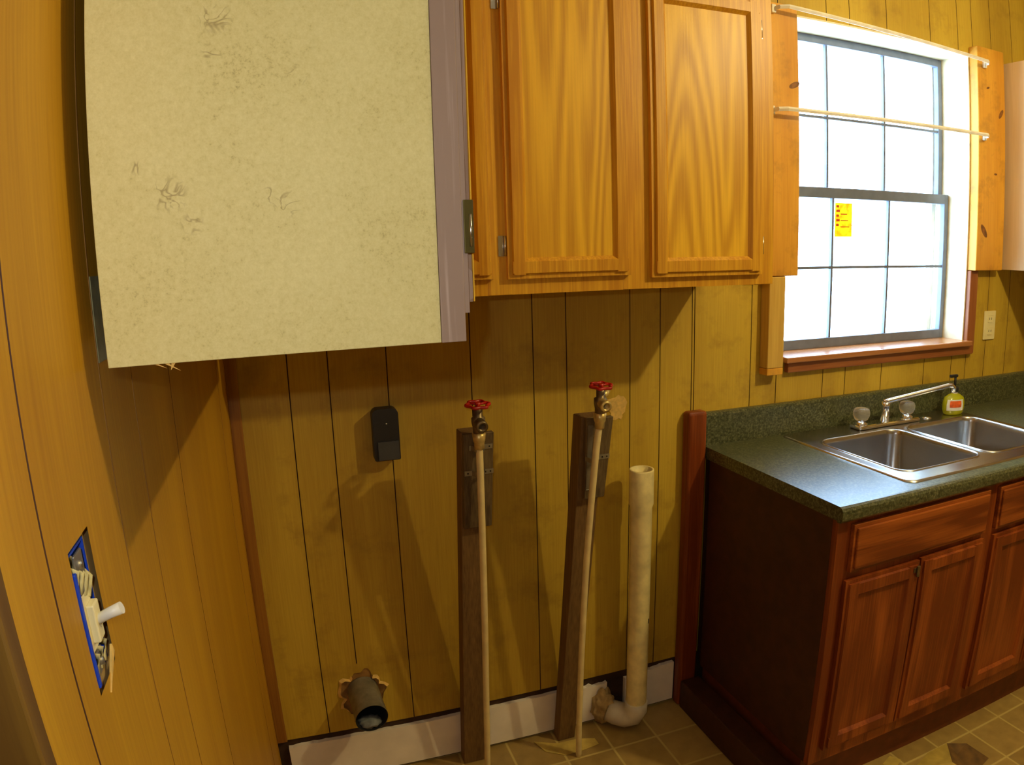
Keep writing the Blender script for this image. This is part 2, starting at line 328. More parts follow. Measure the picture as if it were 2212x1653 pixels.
WX0,WX1,WZ0,WZ1=1.66,2.56,1.165,2.25
f=box(-1.2,XR+.12,YF-.12,.13,-.08,0); struct('floor',f,M['floor'])
struct('ceiling',box(-1.2,XR+.12,YF-.12,.13,ZC,ZC+.08),M['ceiling'])
b=bmesh.new()
add_box(b,-.12,WX0,.006,.14,0,ZC); add_box(b,WX1,XR,.006,.14,0,ZC)
add_box(b,WX0,WX1,.006,.14,0,WZ0); add_box(b,WX0,WX1,.006,.14,WZ1,ZC)
wall_back=struct('wall_back',b,M['dark_gap'])
gr=[.1524,.2537,.4041,.6295,.8073,.9067,1.1067,1.2072,1.3175,1.3265,1.537,1.6416,1.841,1.943,2.118,2.343,2.5,2.587,2.705,2.845,3.05,3.2,3.5]
cuts=sorted([0.0,XR,WX0,WX1]+gr)
def zs_back(x):
    if WX0<x<WX1: return [(.174,WZ0),(WZ1,ZC)]
    if .1524<x<.4041: return [(.392,ZC)]
    return [(.174,ZC)]
panelling_back=sheet('panelling',cuts,gr,'x',zs_back,M['panel'],wall_back)
# lower strip of panelling around the torn vent hole, outline with a ragged hole
b=bmesh.new(); HX,HZ=.262,.292
out=[(.1538,.174),(.4027,.174),(.4027,.392),(.1538,.392)]
hole=[]
for k in range(40):
    a=2*PI*k/40; r=1+.10*math.sin(5*a+1)+.08*math.sin(11*a)+random.uniform(-.05,.05)
    hole.append((HX+.064*r*math.cos(a),HZ+.074*r*math.sin(a)))
es=[]
for loop in (out,hole):
    vs=[b.verts.new((x,0,z)) for x,z in loop]
    es+=[b.edges.new((vs[i],vs[(i+1)%len(vs)])) for i in range(len(vs))]
bmesh.ops.triangle_fill(b,use_beauty=True,edges=es)
struct('panelling_piece',b,M['panel'],wall_back)
struct('hole_backing',box(.19,.335,.004,.0058,.20,.39),M['torn_back'],wall_back)
# peeled veneer round the hole (left side and upper right)
b=bmesh.new()
def peel(k0,k1,w,lift):
    prev=None
    for k in range(k0,k1+1):
        x,z=hole[k%40]; dx,dz=x-HX,z-HZ; n=math.hypot(dx,dz); ww=w*random.uniform(.25,1.0)
        p=(b.verts.new((x,0.001,z)),b.verts.new((x-dx/n*.002,-lift,z-dz/n*.002)),b.verts.new((x+dx/n*ww,-.0012,z+dz/n*ww)))
        if prev: b.faces.new((prev[0],p[0],p[1],prev[1])); b.faces.new((prev[1],p[1],p[2],prev[2]))
        prev=p
peel(13,25,.009,.008); peel(1,6,.007,.01)
struct('torn_veneer',b,M['torn'],wall_back)
struct('corner_strip',box(0,.029,-.007,0,.172,ZC,.0015),M['corner_trim'],wall_back)
# left wall with the switch opening
SY0,SY1,SZ0,SZ1=-1.272,-1.219,1.209,1.318
b=bmesh.new()
YL=-1.385
add_box(b,-.12,-.005,YL,SY0,0,ZC); add_box(b,-.12,-.005,SY1,0,0,ZC); add_box(b,-.12,-.005,SY0,SY1,0,SZ0); add_box(b,-.12,-.005,SY0,SY1,SZ1,ZC)
wall_left=struct('wall_left',b,M['wall_plain'])
gl=[-.02,-.186,-.767,-.992,-1.116,-1.314]
def zs_left(y):
    if SY0<y<SY1: return [(0,SZ0-.004),(SZ1+.006,ZC)]
    return [(0,ZC)]
cl=sorted([YL,SY0-.001,SY1+.001,-.45,0]+gl)
sheet('panelling',cl,[-.767,-1.314],'y',zs_left,M['panel_left'],wall_left,gw=.003)
b=bmesh.new()
for y in (-.186,-.992,-1.116,-.026): add_box(b,0,.0006,y-.0005,y+.0005,0.0,ZC)
struct('seam',b,M['seam'],wall_left)
struct('jamb',box(-.12,.001,YL-.018,YL+.0003,0,2.05,.002),wood('dark_jamb',s2l(132,98,26),s2l(96,66,14),rough=.6),wall_left)
# rough edge of the switch cut-out: a raked upper left and a split lower right corner
b=bmesh.new()
add_poly(b,[(.0012,SY1-.002,SZ0+.012),(.0012,SY1+.001,SZ0+.004),(.0012,SY0+.022,SZ0-.016)],(-.002,0,0))
struct('splinter',b,M['torn'],wall_left)
struct('plaster_patch',box(0,.0010,-1.113,-1.04,1.438,1.515),M['plaster'],wall_left)
struct('wall_front',box(-1.2,XR+.12,YF-.12,YF,0,ZC),M['wall_plain'])
struct('wall_right',box(XR,XR+.12,YF,.14,0,ZC),M['wall_plain'])
struct('wall_hall',box(-1.2,-1.1,YF,.14,0,ZC),M['panel_left'])
struct('wall_hall_end',box(-1.1,-.12,-.9,-.78,0,ZC),M['panel_left'])
# unpainted board strip at the foot of the back wall, two pieces with ragged tops
def ragged(x0,x1,z0,z1,amp,y0,y1,ragl=False,ragr=False):
    pts=[(x0,y0,z0),(x1,y0,z0)]
    if ragr: pts+=[(x1+random.uniform(-.008,.004),y0,z0+(z1-z0)*t) for t in (.2,.35,.5,.65,.8)]
    n=int((x1-x0)/.012)
    for k in range(n+1): pts.append((x1-(x1-x0)*k/n,y0,z1+amp(x1-(x1-x0)*k/n)))
    return poly(pts,(0,y1-y0,0))
bs=ragged(.030,1.035,.014,.153,lambda x:random.uniform(-.0015,.001)+(-.012*random.random() if x>.9 else 0)-(.004 if x<.05 else 0),-.008,.006,ragr=True)
base_l=struct('baseboard_back',bs,M['white_board'])
bs=ragged(1.10,1.284,.014,.160,lambda x:-.022*random.random()*max(0,(1.27-x)/.17),-.008,.006)
struct('baseboard_back',bs,M['white_board'])
# ---------------------------------------------------------------- window
win=bpy.data.objects.new('window_1',None); S.collection.objects.link(win); win.location=(2.11,.09,WZ0); win.matrix_world=Matrix.Translation((2.11,.09,WZ0)); win['kind']='structure'
b=bmesh.new()
add_box(b,WX0,WX0+.006,-.001,.15,WZ0,WZ1); add_box(b,WX1-.006,WX1,-.001,.15,WZ0,WZ1); add_box(b,WX0,WX1,-.001,.15,WZ1-.006,WZ1)
struct('reveal',b,M['jamb'],win)
def sash(name,y,z0,z1,mx,mz,bot,top,xl=1.668,xr=2.552,st=.022):
    bm=bmesh.new(); d=.022
    add_box(bm,xl,xl+st,y,y+d,z0,z1,.002); add_box(bm,xr-st,xr,y,y+d,z0,z1,.002)
    add_box(bm,xl+st-.001,xr-st+.001,y,y+d,z0,z0+bot,.002); add_box(bm,xl+st-.001,xr-st+.001,y,y+d,z1-top,z1,.002)
    for x in mx: add_box(bm,x-.0045,x+.0045,y+.004,y+d-.006,z0+bot-.002,z1-top+.002)
    for z in mz: add_box(bm,xl+st,xr-st,y+.005,y+d-.007,z-.0045,z+.0045)
    f=struct(name,bm,M['sash'],win)
    g=struct('pane',box(xl+st,xr-st,y+.010,y+.012,z0+bot,z1-top),M['pane'],f)
    return f
sash('upper_sash',.122,1.688,2.244,(1.954,2.234),(1.965,),.036,.028)
sash('lower_sash',.090,1.171,1.722,(1.952,2.227),(1.449,),.034,.036)
b=bmesh.new(); add_box(b,2.528,2.552,.150,.170,1.171,2.244); add_box(b,1.668,1.69,.150,.170,1.171,2.244); add_box(b,1.668,2.552,.150,.170,2.222,2.244); add_box(b,1.668,2.552,.150,.170,1.171,1.19)
struct('outer_frame',b,M['rod'],win)
b=bmesh.new(); add_box(b,1.652,2.572,-.040,.100,1.152,1.1715,.004)
stool=struct('window_sill',b,M['sill'],win)
struct('window_apron',box(1.672,2.600,-.022,-.0005,1.118,1.151,.003),M['casing_red_x'],win)
struct('lower_casing',box(2.5605,2.606,-.020,-.0005,1.120,1.436,.003),M['casing_red'],win)
c=struct('lower_casing',box(1.571,1.634,-.0420,-.0005,1.142,1.4285,.003),M['casing_light'],win)
struct('casing_foot',box(1.571,1.634,-.0420,-.0005,1.120,1.1415,.002),M['pine'],win)
st=obj('window_sticker',box(1.965,2.045,.0975,.0990,1.555,1.672),M['sticker']); tag(st,'yellow paper sticker on the lower window pane below the meeting rail','sticker')
b=bmesh.new()
for k in range(5): add_box(b,1.970,1.982+.004*(k%2),.0968,.0975,1.664-.016*k-.008,1.664-.016*k)
for k in range(3): add_box(b,1.99,2.02+.006*k,.0968,.0975,1.635-.022*k-.003,1.635-.022*k)
obj('printed_marks',b,M['sticker_ink'],st)
# knotty pine boards either side of the window
def pine_board(x0,x1,z0,z1,label,knots):
    o=tag(obj('pine_board',box(x0,x1,-.040,-.0005,z0,z1,.003),M['pine']),label,'board','pine boards flanking the window')
    for kx,kz,kr,an in knots:
        bm=bmesh.new(); n=16
        vs=[bm.verts.new((kx+kr*math.cos(t)*math.cos(an)-kr*.4*math.sin(t)*math.sin(an),-.0404,kz+kr*math.cos(t)*math.sin(an)+kr*.4*math.sin(t)*math.cos(an))) for t in [2*PI*i/n for i in range(n)]]
        bm.faces.new(vs); obj('knot',bm,M['knot'],o)
    return o
M['knot']=plain('pine_knot',s2l(126,78,26),.6,noise_amt=.4,nscale=80)
pine_board(1.515,1.684,1.430,2.262,'knotty pine board left of the window, beside the upper cabinet',[(1.665,2.015,.022,.4)])
pine_board(2.5605,2.728,1.437,2.272,'knotty pine board with dark knots right of the window',[(2.70,2.03,.022,.9),(2.665,1.80,.010,0),(2.60,1.585,.030,-.9),(2.62,2.12,.010,.3)])
# the boards stand off the casings on thin battens behind them
# curtain rods
def curtain_rod(x0,z0,x1,z1,label):
    bm=bmesh.new(); h=.0065; y=-.085
    pts=[(x0,-.041,z0),(x0+.006,-.070,z0),(x0+.03,y,z0)]
    for k in range(1,12): pts.append((x0+.03+(x1-x0-.06)*k/12,y,z0+(z1-z0)*k/12))
    pts+=[(x1-.03,y,z1),(x1-.006,-.070,z1),(x1,-.041,z1)]
    prev=None
    for p in pts:
        q=[bm.verts.new((p[0],p[1]-.004,p[2])),bm.verts.new((p[0],p[1],p[2]+h)),bm.verts.new((p[0],p[1]+.004,p[2]+h*.8)),bm.verts.new((p[0],p[1]+.002,p[2])),bm.verts.new((p[0],p[1]+.004,p[2]-h*.8)),bm.verts.new((p[0],p[1],p[2]-h))]
        if prev:
            for i in range(6): bm.faces.new((prev[i],prev[(i+1)%6],q[(i+1)%6],q[i]))
        prev=q
    t=thing('curtain_rod',label,'curtain rod',((x0+x1)/2,-.0405,z0),'curtain rods across the window')
    obj('rod',bm,M['rod'],t)
    for x,z in ((x0,z0),(x1,z1)): obj('bracket',box(x-.008,x+.008,-.052,-.0405,z-.013,z+.013,.002),M['rod'],t)
curtain_rod(1.585,2.238,2.595,2.203,'upper white flat curtain rod across the top of the window')
curtain_rod(1.572,1.930,2.585,1.932,'lower white flat curtain rod crossing the upper sash')
# ---------------------------------------------------------------- cabinets
def slab_profile(bm,axis,pts,a0,a1):
    """prism with an (u,y) outline swept along z or x"""
    if axis=='z': add_poly(bm,[(u,y,a0) for u,y in pts],(0,0,a1-a0))
    else: add_poly(bm,[(a0,y,u) for u,y in pts],(a1-a0,0,0))
def cab_door(parent,x0,x1,z0,z1,yb,yf,mf,mp,fw=.046,hinge=None,name='door',xf=None,label=None,hz=(.06,.12)):
    bm=bmesh.new(); lip=.009; yp=yf+.0100; ye=yf+.0065; c=.009
    ri=.03
    for a in ((x0,x0+ri,z0,z1),(x1-ri,x1,z0,z1),(x0+ri,x1-ri,z0,z0+ri),(x0+ri,x1-ri,z1-ri,z1)): add_box(bm,a[0],a[1],ye,yb,a[2],a[3])
    add_box(bm,x0+ri,x1-ri,yp+.001,yb,z0+ri,z1-ri)
    bm2=[]
    X0,X1,Z0,Z1=x0+lip,x1-lip,z0+lip,z1-lip
    w=fw-lip
    for s,(a,bq) in ((1,(X0,X0+w)),(-1,(X1,X1-w))):
        slab_profile(bm,'z',[(a,ye+.001),(a+s*.003,yf),(bq-s*c,yf),(bq,yp),(bq,yp+.002)],Z0,Z1)
    for s,(a,bq) in ((1,(Z0,Z0+w)),(-1,(Z1,Z1-w))):
        slab_profile(bm,'x',[(a,ye+.001),(a+s*.003,yf+.0002),(bq-s*c,yf+.0002),(bq,yp),(bq,yp+.002)],X0+.001,X1-.001)
    # cut the panel area out of the backing by covering it with the panel itself
    def T(m):
        if xf is not None: bmesh.ops.transform(m,matrix=xf,verts=m.verts)
        return m
    d=obj(name,T(bm),mf,parent,label=label)
    # the recessed panel
    obj('panel',T(box(X0+w-.004,X1-w+.004,yp-.0006,yp+.0008,Z0+w-.004,Z1-w+.004)),mp,d)
    if hinge:
        for hc in ((z0+hz[0],),(z1-hz[0],)):
            z=hc[0]; xh=x0-.003 if hinge=='L' else x1+.003; s=-1 if hinge=='L' else 1
            hb=tube([(xh,yf+.012,z-.022),(xh,yf+.012,z+.022)],.0024,10)
            add_box(hb,min(xh,xh+s*.014),max(xh,xh+s*.007),yb-.0015,yb-.0002,z-.022,z+.022)
            obj('hinge',T(hb),M['hinge'],d)
    return d
def drawer_front(parent,x0,x1,z0,z1,yb,yf,mf,name='drawer'):
    bm=bmesh.new(); add_box(bm,x0,x1,yf+.006,yb,z0,z1,.0015); add_box(bm,x0+.009,x1-.009,yf,yf+.007,z0+.009,z1-.009,.003)
    return obj(name,bm,mf,parent)
def upper_cabinet(label,x0,x1,z0,z1,stiles,doors,side_mat=None,dep=.333):
    t=thing('wall_cabinet',label,'cabinet',((x0+x1)/2,-dep/2,z0))
    fy=-dep
    bm=bmesh.new(); s=.012
    add_box(bm,x0,x0+s,fy+.0195,-.0008,z0,z1); add_box(bm,x1-s,x1,fy+.0195,-.0008,z0,z1)
    add_box(bm,x0+s,x1-s,fy+.0195,-.0008,z0+.020,z0+.032); add_box(bm,x0+s,x1-s,fy+.0195,-.0008,z1-.012,z1); add_box(bm,x0+s,x1-s,-.006,-.0008,z0+.012,z1)
    obj('carcass',bm,side_mat or M['oak_frame'],t)
    bm=bmesh.new()
    for a,b2 in stiles: add_box(bm,a,b2,fy,fy+.019,z0,z1,.001)
    for (a,b2),(c2,d2) in zip(stiles[:-1],stiles[1:]):
        add_box(bm,b2,c2,fy+.0003,fy+.019,z0,z0+.042); add_box(bm,b2,c2,fy+.0003,fy+.019,z1-.042,z1)
    obj('face_frame',bm,M['oak_frame'],t)
    for (a,b2,c2,d2,h) in doors: cab_door(t,a,b2,c2,d2,fy-.0005,fy-.0195,M['oak_frame'],M['oak'],hinge=h,hz=(.072,0))
    return t
upper_cabinet('honey oak wall cabinet above the pipes, left of the window',.36,1.345,1.426,2.165,
    [(.36,.40),(.590,.645),(.915,1.0),(1.287,1.345)],[(.390,.603,1.462,2.13,'L'),(.632,.930,1.460,2.13,'L'),(.984,1.303,1.452,2.13,'R')])
upper_cabinet('pale-sided wall cabinet at the right edge, beyond the window',2.748,3.52,1.440,2.232,
    [(2.748,2.79),(3.11,3.15),(3.48,3.52)],[(2.78,3.12,1.472,2.20,'L'),(3.14,3.49,1.472,2.20,'R')],side_mat=M['melamine'])
# near cabinet on the left wall, seen end-on
t=thing('wall_cabinet','wall cabinet on the left wall, unfinished cream end facing us','cabinet',(.18,-.77,1.439))
y0,y1,z0,z1=-1.16,-.345,1.4385,2.20
obj('side_panel',box(.020,.3058,y0,y0+.012,z0,z1,.0006),M['particle'],t,label='cream speckled particle board end with scuffs')
bm=bmesh.new(); add_box(bm,.020,.3058,y1-.012,y1,z0,z1); add_box(bm,.020,.3058,y0+.012,y1-.012,z0+.022,z0+.034); add_box(bm,.020,.3058,y0+.012,y1-.012,z1-.012,z1); add_box(bm,.020,.026,y0+.012,y1-.012,z0+.034,z1)
obj('carcass',bm,M['cabinet_inside'],t)
obj('mounting_rail',box(.0018,.020,y0+.30,y1-.05,z0+.10,z0+.16),M['cabinet_inside'],t)
bm=bmesh.new(); add_box(bm,.3062,.3290,y0-.0005,y0+.04,z0-.0003,z1,.0006); add_box(bm,.3062,.3290,y1-.04,y1,z0,z1); add_box(bm,.3062,.3290,y0+.04,y1-.04,z0,z0+.04); add_box(bm,.3062,.3290,-.78,-.74,z0+.04,z1)
obj('face_frame',bm,M['oak_raw'],t)
sl=bmesh.new()
for px,dx,dz in ((.055,.010,-.004),(.064,.012,-.007),(.072,-.004,-.006)): add_poly(sl,[(px,y0+.002,z0+.001),(px+.004,y0+.002,z0+.001),(px+dx+.003,y0+.001,z0+dz)],(0,.0006,0))
obj('splinter',sl,M['torn'],t)
# doors face +x: build facing -y then turn
xf=Matrix(((0,-1,0,0),(1,0,0,0),(0,0,1,0),(0,0,0,1)))
# local (u,y,z) -> world (-y, u, z); local front y=-.341 becomes x=.341
d=cab_door(t,y0+.0025,-.765,z0+.0255,z1-.03,-.3297,-.3405,M['oak_raw'],M['oak'],xf=xf)
cab_door(t,-.755,-.42,z0+.0255,z1-.03,-.3297,-.3405,M['oak_frame'],M['oak'],xf=xf)
# skin of finish on the door face, seen as a thin yellow line
obj('door_face',box(.3407,.3417,y0+.011,-.775,z0+.035,z1-.04),M['oak'],d)
hb=bmesh.new(); add_box(hb,.3310,.3402,y0+.0005,y0+.0024,1.518,1.566,.0006); obj('hinge_mortise',hb,M['hinge_dark'],d)
hb=tube([(.3372,y0+.0005,1.524),(.3372,y0+.0005,1.553)],.0014,10); obj('hinge',hb,M['hinge'],d,label='bright hinge pin on the door edge')
# ---------------------------------------------------------------- base cabinets
def base_cabinet(label,x0,x1,doors,drawers,stiles,endpanel=False):
    t=thing('base_cabinet',label,'cabinet',((x0+x1)/2,-.30,.0))
    bm=bmesh.new()
    add_box(bm,x0+.012,x1-.002,-.57,-.002,.146,.180)
    add_box(bm,x1-.014,x1-.002,-.57,-.002,.180,.874); add_box(bm,x0+.012,x1-.014,-.012,-.002,.180,.874)
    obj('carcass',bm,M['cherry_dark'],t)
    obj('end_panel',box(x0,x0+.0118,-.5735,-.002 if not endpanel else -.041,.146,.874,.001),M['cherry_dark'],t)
    bm=bmesh.new()
    for a,b2 in stiles: add_box(bm,a,b2,-.5925,-.574,.146,.875,.001)
    for (a,b2),(c2,d2) in zip(stiles[:-1],stiles[1:]):
        for za,zb in ((.146,.205),(.700,.735),(.850,.875)): add_box(bm,b2,c2,-.592,-.574,za,zb)
    obj('face_frame',bm,M['cherry'],t)
    for a,b2,c2,d2 in drawers: drawer_front(t,a,b2,c2,d2,-.593,-.611,M['cherry_x'])
    ds=[cab_door(t,a,b2,c2,d2,-.593,-.611,M['cherry'],M['cherry'],fw=.050,hinge=h,hz=(.09,0)) for a,b2,c2,d2,h in doors]
    bm=bmesh.new(); add_box(bm,x0+.02,x1,-.545,-.53,0.0005,.1445); add_box(bm,x0+.02,x0+.032,-.53,-.03,0.0005,.1445)
    obj('toe_board',bm,M['cherry_toe'],t)
    return t,ds
t,ds=base_cabinet('long red-brown sink base cabinet under the green countertop',1.366,2.60,
    [(1.402,1.668,.192,.708,None),(1.674,1.942,.192,.712,None),(1.990,2.270,.192,.712,None),(2.276,2.56,.192,.712,None)],
    [(1.410,1.942,.730,.858),(1.990,2.56,.730,.858)],[(1.366,1.412),(1.655,1.687),(1.930,2.004),(2.257,2.289),(2.554,2.60)],True)
kb=lathe([(0,.0),(.004,.0),(.004,.008),(.011,.012),(.012,.018),(.006,.022),(0,.023)],(1.652,-.611,.688),16,axis='Y')
for v in kb.verts: pass
hb=bmesh.new(); add_box(hb,1.640,1.664,-.6135,-.6112,.680,.694,.001); add_box(hb,1.648,1.658,-.6185,-.6130,.668,.700,.002)
kb.free(); obj('catch',hb,M['brass'],ds[0],label='small tarnished catch at the top corner')
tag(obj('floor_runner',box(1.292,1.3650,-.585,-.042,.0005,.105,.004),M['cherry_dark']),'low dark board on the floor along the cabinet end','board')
# end post beside the counter
p=bmesh.new(); add_box(p,1.287,1.354,-.040,-.0005,0.0005,1.030,.010,3); 
tag(obj('end_post',p,M['cherry']),'narrow red-brown upright at the left end of the counter','post')
# countertop with an opening for the sink
ct=thing('countertop','dark green speckled laminate countertop with matching backsplash','countertop',(2.2,-.30,.876))
bm=bmesh.new(); zt=.914; zb=.8765
for a in ((1.3565,1.665,-.597,-.0205),(2.435,3.32,-.597,-.0205),(1.665,2.435,-.597,-.545),(1.665,2.435,-.055,-.0205)): add_box(bm,a[0],a[1],a[2],a[3],zb,zt)
nose=[(-.597,zb-.004),(-.609,zb-.003),(-.6145,zb+.004),(-.6155,zb+.018),(-.6145,zt-.010),(-.610,zt-.0035),(-.603,zt-.0005),(-.597,zt)]
add_poly(bm,[(1.3565,y,z) for y,z in nose],(1.9635,0,0))
obj('worktop',bm,M['counter'],ct)
bm=bmesh.new(); prof=[(-.0008,zt),(-.0205,zt),(-.0205,zt+.094),(-.018,zt+.101),(-.012,zt+.104),(-.0008,zt+.104)]
add_poly(bm,[(1.3565,y,z) for y,z in prof],(1.9635,0,0)); obj('backsplash',bm,M['counter'],ct)
# sink
def rrect(x0,x1,y0,y1,r,z,n=8):
    out=[]
    for cx,cy,a0 in ((x1-r,y1-r,0),(x0+r,y1-r,PI/2),(x0+r,y0+r,PI),(x1-r,y0+r,3*PI/2)):
        for k in range(n+1): a=a0+PI/2*k/n; out.append(Vector((cx+r*math.cos(a),cy+r*math.sin(a),z)))
    return out
SX0,SX1,SYA,SYB=1.640,2.468,-.566,-.030
bowls=[(1.688,2.036,-.502,-.152),(2.072,2.424,-.502,-.152)]
sk=thing('kitchen_sink','double bowl stainless steel sink set in the green countertop','sink',((SX0+SX1)/2,-.30,.914))
bm=bmesh.new(); es=[]; loops=[rrect(SX0+.006,SX1-.006,SYA+.006,SYB-.006,.03,.9195)]+[rrect(a-.004,b2+.004,c-.004,d2+.004,.050,.9195) for a,b2,c,d2 in bowls]
L0=None
for lp in loops:
    vs=[bm.verts.new(p) for p in lp]; es+=[bm.edges.new((vs[i],vs[(i+1)%len(vs)])) for i in range(len(vs))]
    if L0 is None: L0=vs
bmesh.ops.triangle_fill(bm,use_beauty=True,edges=es)
def loft(bm,first,loops,smooth=True):
    prev=first
    for lp in loops:
        cur=[bm.verts.new(p) for p in lp]
        for i in range(len(cur)):
            f=bm.faces.new((prev[i],prev[(i+1)%len(cur)],cur[(i+1)%len(cur)],cur[i])); f.smooth=smooth
        prev=cur
    return prev
loft(bm,L0,[rrect(SX0+.003,SX1-.003,SYA+.003,SYB-.003,.032,.9185),rrect(SX0,SX1,SYA,SYB,.034,.9142)])
obj('deck',bm,M['stainless'],sk)
for (a,b2,c,d2) in bowls:
    bm=bmesh.new(); f0=[bm.verts.new(p) for p in rrect(a-.006,b2+.006,c-.006,d2+.006,.052,.9196)]
    lps=[rrect(a-.004,b2+.004,c-.004,d2+.004,.050,.9225),rrect(a-.001,b2+.001,c-.001,d2+.001,.048,.9228),rrect(a+.002,b2-.002,c+.002,d2-.002,.046,.919),rrect(a+.004,b2-.004,c+.004,d2-.004,.046,.905),rrect(a+.010,b2-.010,c+.010,d2-.010,.05,.785),rrect(a+.016,b2-.016,c+.016,d2-.016,.05,.768),rrect(a+.035,b2-.035,c+.035,d2-.035,.045,.758)]
    last=loft(bm,f0,lps); bm.faces.new(last)
    bo=obj('bowl',bm,M['stainless'],sk)
    obj('drain',lathe([(.045,.0015),(.045,.003),(.036,.003),(.030,.0005),(0,.0005)],((a+b2)/2,(c+d2)/2,.7585),24),M['drain'],bo)
obj('hole_cover',lathe([(.019,0),(.019,.002),(.012,.005),(0,.006)],(2.262,-.095,.9196),20),M['chrome'],sk)
# faucet
ft=thing('kitchen_faucet','chrome two-handle faucet with long spout and clear round knobs','faucet',(2.05,-.095,.9196))
bm=bmesh.new(); add_box(bm,1.905,2.200,-.122,-.070,.9197,.934,.006,3); obj('base_plate',bm,M['chrome'],ft)
sp=tube([(2.046,-.096,.930),(2.046,-.096,.985),(2.047,-.097,.999)],[.016,.014,.015],20); obj('spout_post',sp,M['chrome'],ft)
sp=tube([(2.036,-.093,1.000),(2.055,-.0985,1.003),(2.12,-.1215,1.0175),(2.20,-.149,1.0345),(2.268,-.172,1.0495),(2.282,-.177,1.0495),(2.289,-.179,1.043),(2.290,-.180,1.026)],[.0075,.0095,.0085,.008,.008,.0085,.009,.0095],16)
obj('spout',sp,M['chrome'],ft)
for kx in (1.935,2.156):
    k=obj('knob_base',lathe([(.022,0),(.022,.006),(.012,.012),(.009,.02),(0,.02)],(kx,-.095,.9335),20),M['chrome'],ft)
    bm=bmesh.new(); seg=24; prof=[(.012,.012),(.022,.018),(.028,.032),(.029,.044),(.025,.054),(.014,.058),(0,.059)]
    add_lathe(bm,[(0,.012)]+prof,(kx,-.095,.9335),seg)
    for v in bm.verts:
        dx,dy=v.co.x-kx,v.co.y+.095; a=math.atan2(dy,dx); r=math.hypot(dx,dy)
        if r>.02: v.co.x-=dx*.07*(math.cos(a*8)>0); v.co.y-=dy*.07*(math.cos(a*8)>0)
    obj('knob',bm,M['acrylic'],k)
# soap bottle
sb=thing('soap_bottle','yellow-green pump soap bottle with orange label behind the sink','soap bottle',(2.405,-.098,.9198))
c=(2.405,-.098,.9198)
bd=obj('body',lathe([(0,0),(.036,0),(.045,.004),(.050,.02),(.051,.042),(.045,.062),(.026,.073),(.014,.077),(0,.077)],c,28,sx=1,sy=.6),M['soap'],sb)
def label_patch(dr,z0,z1,a0,a1,mat,name,par):
    bm=bmesh.new(); n=12; prev=None
    for k in range(n+1):
        a=a0+(a1-a0)*k/n; col=[]
        for z in (z0,(z0+z1)/2,z1):
            r={z0:.0500,(z0+z1)/2:.0512,z1:.0470}[z]+dr; col.append(bm.verts.new((c[0]+r*math.cos(a),c[1]+r*.6*math.sin(a)-dr*.4,c[2]+z)))
        if prev:
            for i in range(2): bm.faces.new((prev[i],col[i],col[i+1],prev[i+1]))
        prev=col
    return obj(name,bm,mat,par)
lb=label_patch(.0012,.018,.058,-2.85,-1.25,M['label_white'],'label',bd)
label_patch(.0020,.030,.054,-2.55,-1.50,M['label_orange'],'label_print',bd)
obj('neck',lathe([(.012,.077),(.012,.084),(.010,.084)],c,20),M['rod'],sb)
obj('collar',lathe([(0,.083),(.015,.083),(.015,.098),(.011,.102),(0,.102)],c,20),M['black_plastic'],sb)
bm=tube([(c[0],c[1],c[2]+.10),(c[0],c[1],c[2]+.138)],.0045,12); add_box(bm,c[0]-.030,c[0]+.008,c[1]-.006,c[1]+.006,c[2]+.136,c[2]+.146,.002)
obj('pump',bm,M['black_plastic'],sb)
# outlet
ou=thing('wall_outlet','ivory electrical outlet on the back wall right of the window','outlet',(2.718,-.0002,1.165))
obj('plate',box(2.683,2.755,-.006,-.0002,1.165,1.278,.002),M['ivory'],ou)
for z in (1.198,1.246):
    rc=obj('receptacle',box(2.704,2.734,-.0075,-.0055,z-.014,z+.014,.003),M['ivory'],ou)
    bm=bmesh.new(); add_box(bm,2.711,2.7135,-.0078,-.0074,z-.003,z+.006); add_box(bm,2.7245,2.727,-.0078,-.0074,z-.003,z+.006); obj('slots',bm,M['hole_black'],rc)
# ---------------------------------------------------------------- laundry corner fittings
def hexa(bm,b4,t4):
    """solid from four bottom corners and four top corners"""
    a=[bm.verts.new(p) for p in b4]; c=[bm.verts.new(p) for p in t4]
    bm.faces.new(a); bm.faces.new(list(reversed(c)))
    for i in range(4): bm.faces.new((a[i],c[i],c[(i+1)%4],a[(i+1)%4]))
    bmesh.ops.bevel(bm,geom=[e for e in bm.edges],offset=.0015,segments=1,affect='EDGES')
    return bm
def leaning_post(label,xb,xt,yb,yt,cx,cz,cthick,zt):
    t=thing('wooden_post',label,'post',((xb[0]+xb[1])/2,(yb[0]+yb[1])/2,0.0003),'leaning posts that carry the water pipes')
    q=lambda x,y,z:[(x[0],y[0],z),(x[1],y[0],z),(x[1],y[1],z),(x[0],y[1],z)]
    obj('post',hexa(bmesh.new(),q(xb,yb,.0004),q(xt,yt,zt)),M['post'],t)
    def fy(z): k=z/zt; return yb[0]+(yt[0]-yb[0])*k
    z0,z1=cz
    bm=hexa(bmesh.new(),[(cx[0][0],fy(z0)-cthick,z0),(cx[0][1],fy(z0)-cthick,z0),(cx[0][1],fy(z0)-.0004,z0),(cx[0][0],fy(z0)-.0004,z0)],
                        [(cx[1][0],fy(z1)-cthick,z1),(cx[1][1],fy(z1)-cthick,z1),(cx[1][1],fy(z1)-.0004,z1),(cx[1][0],fy(z1)-.0004,z1)])
    obj('cleat',bm,M['cleat'],t)
    return t,lambda z:fy(z)-cthick
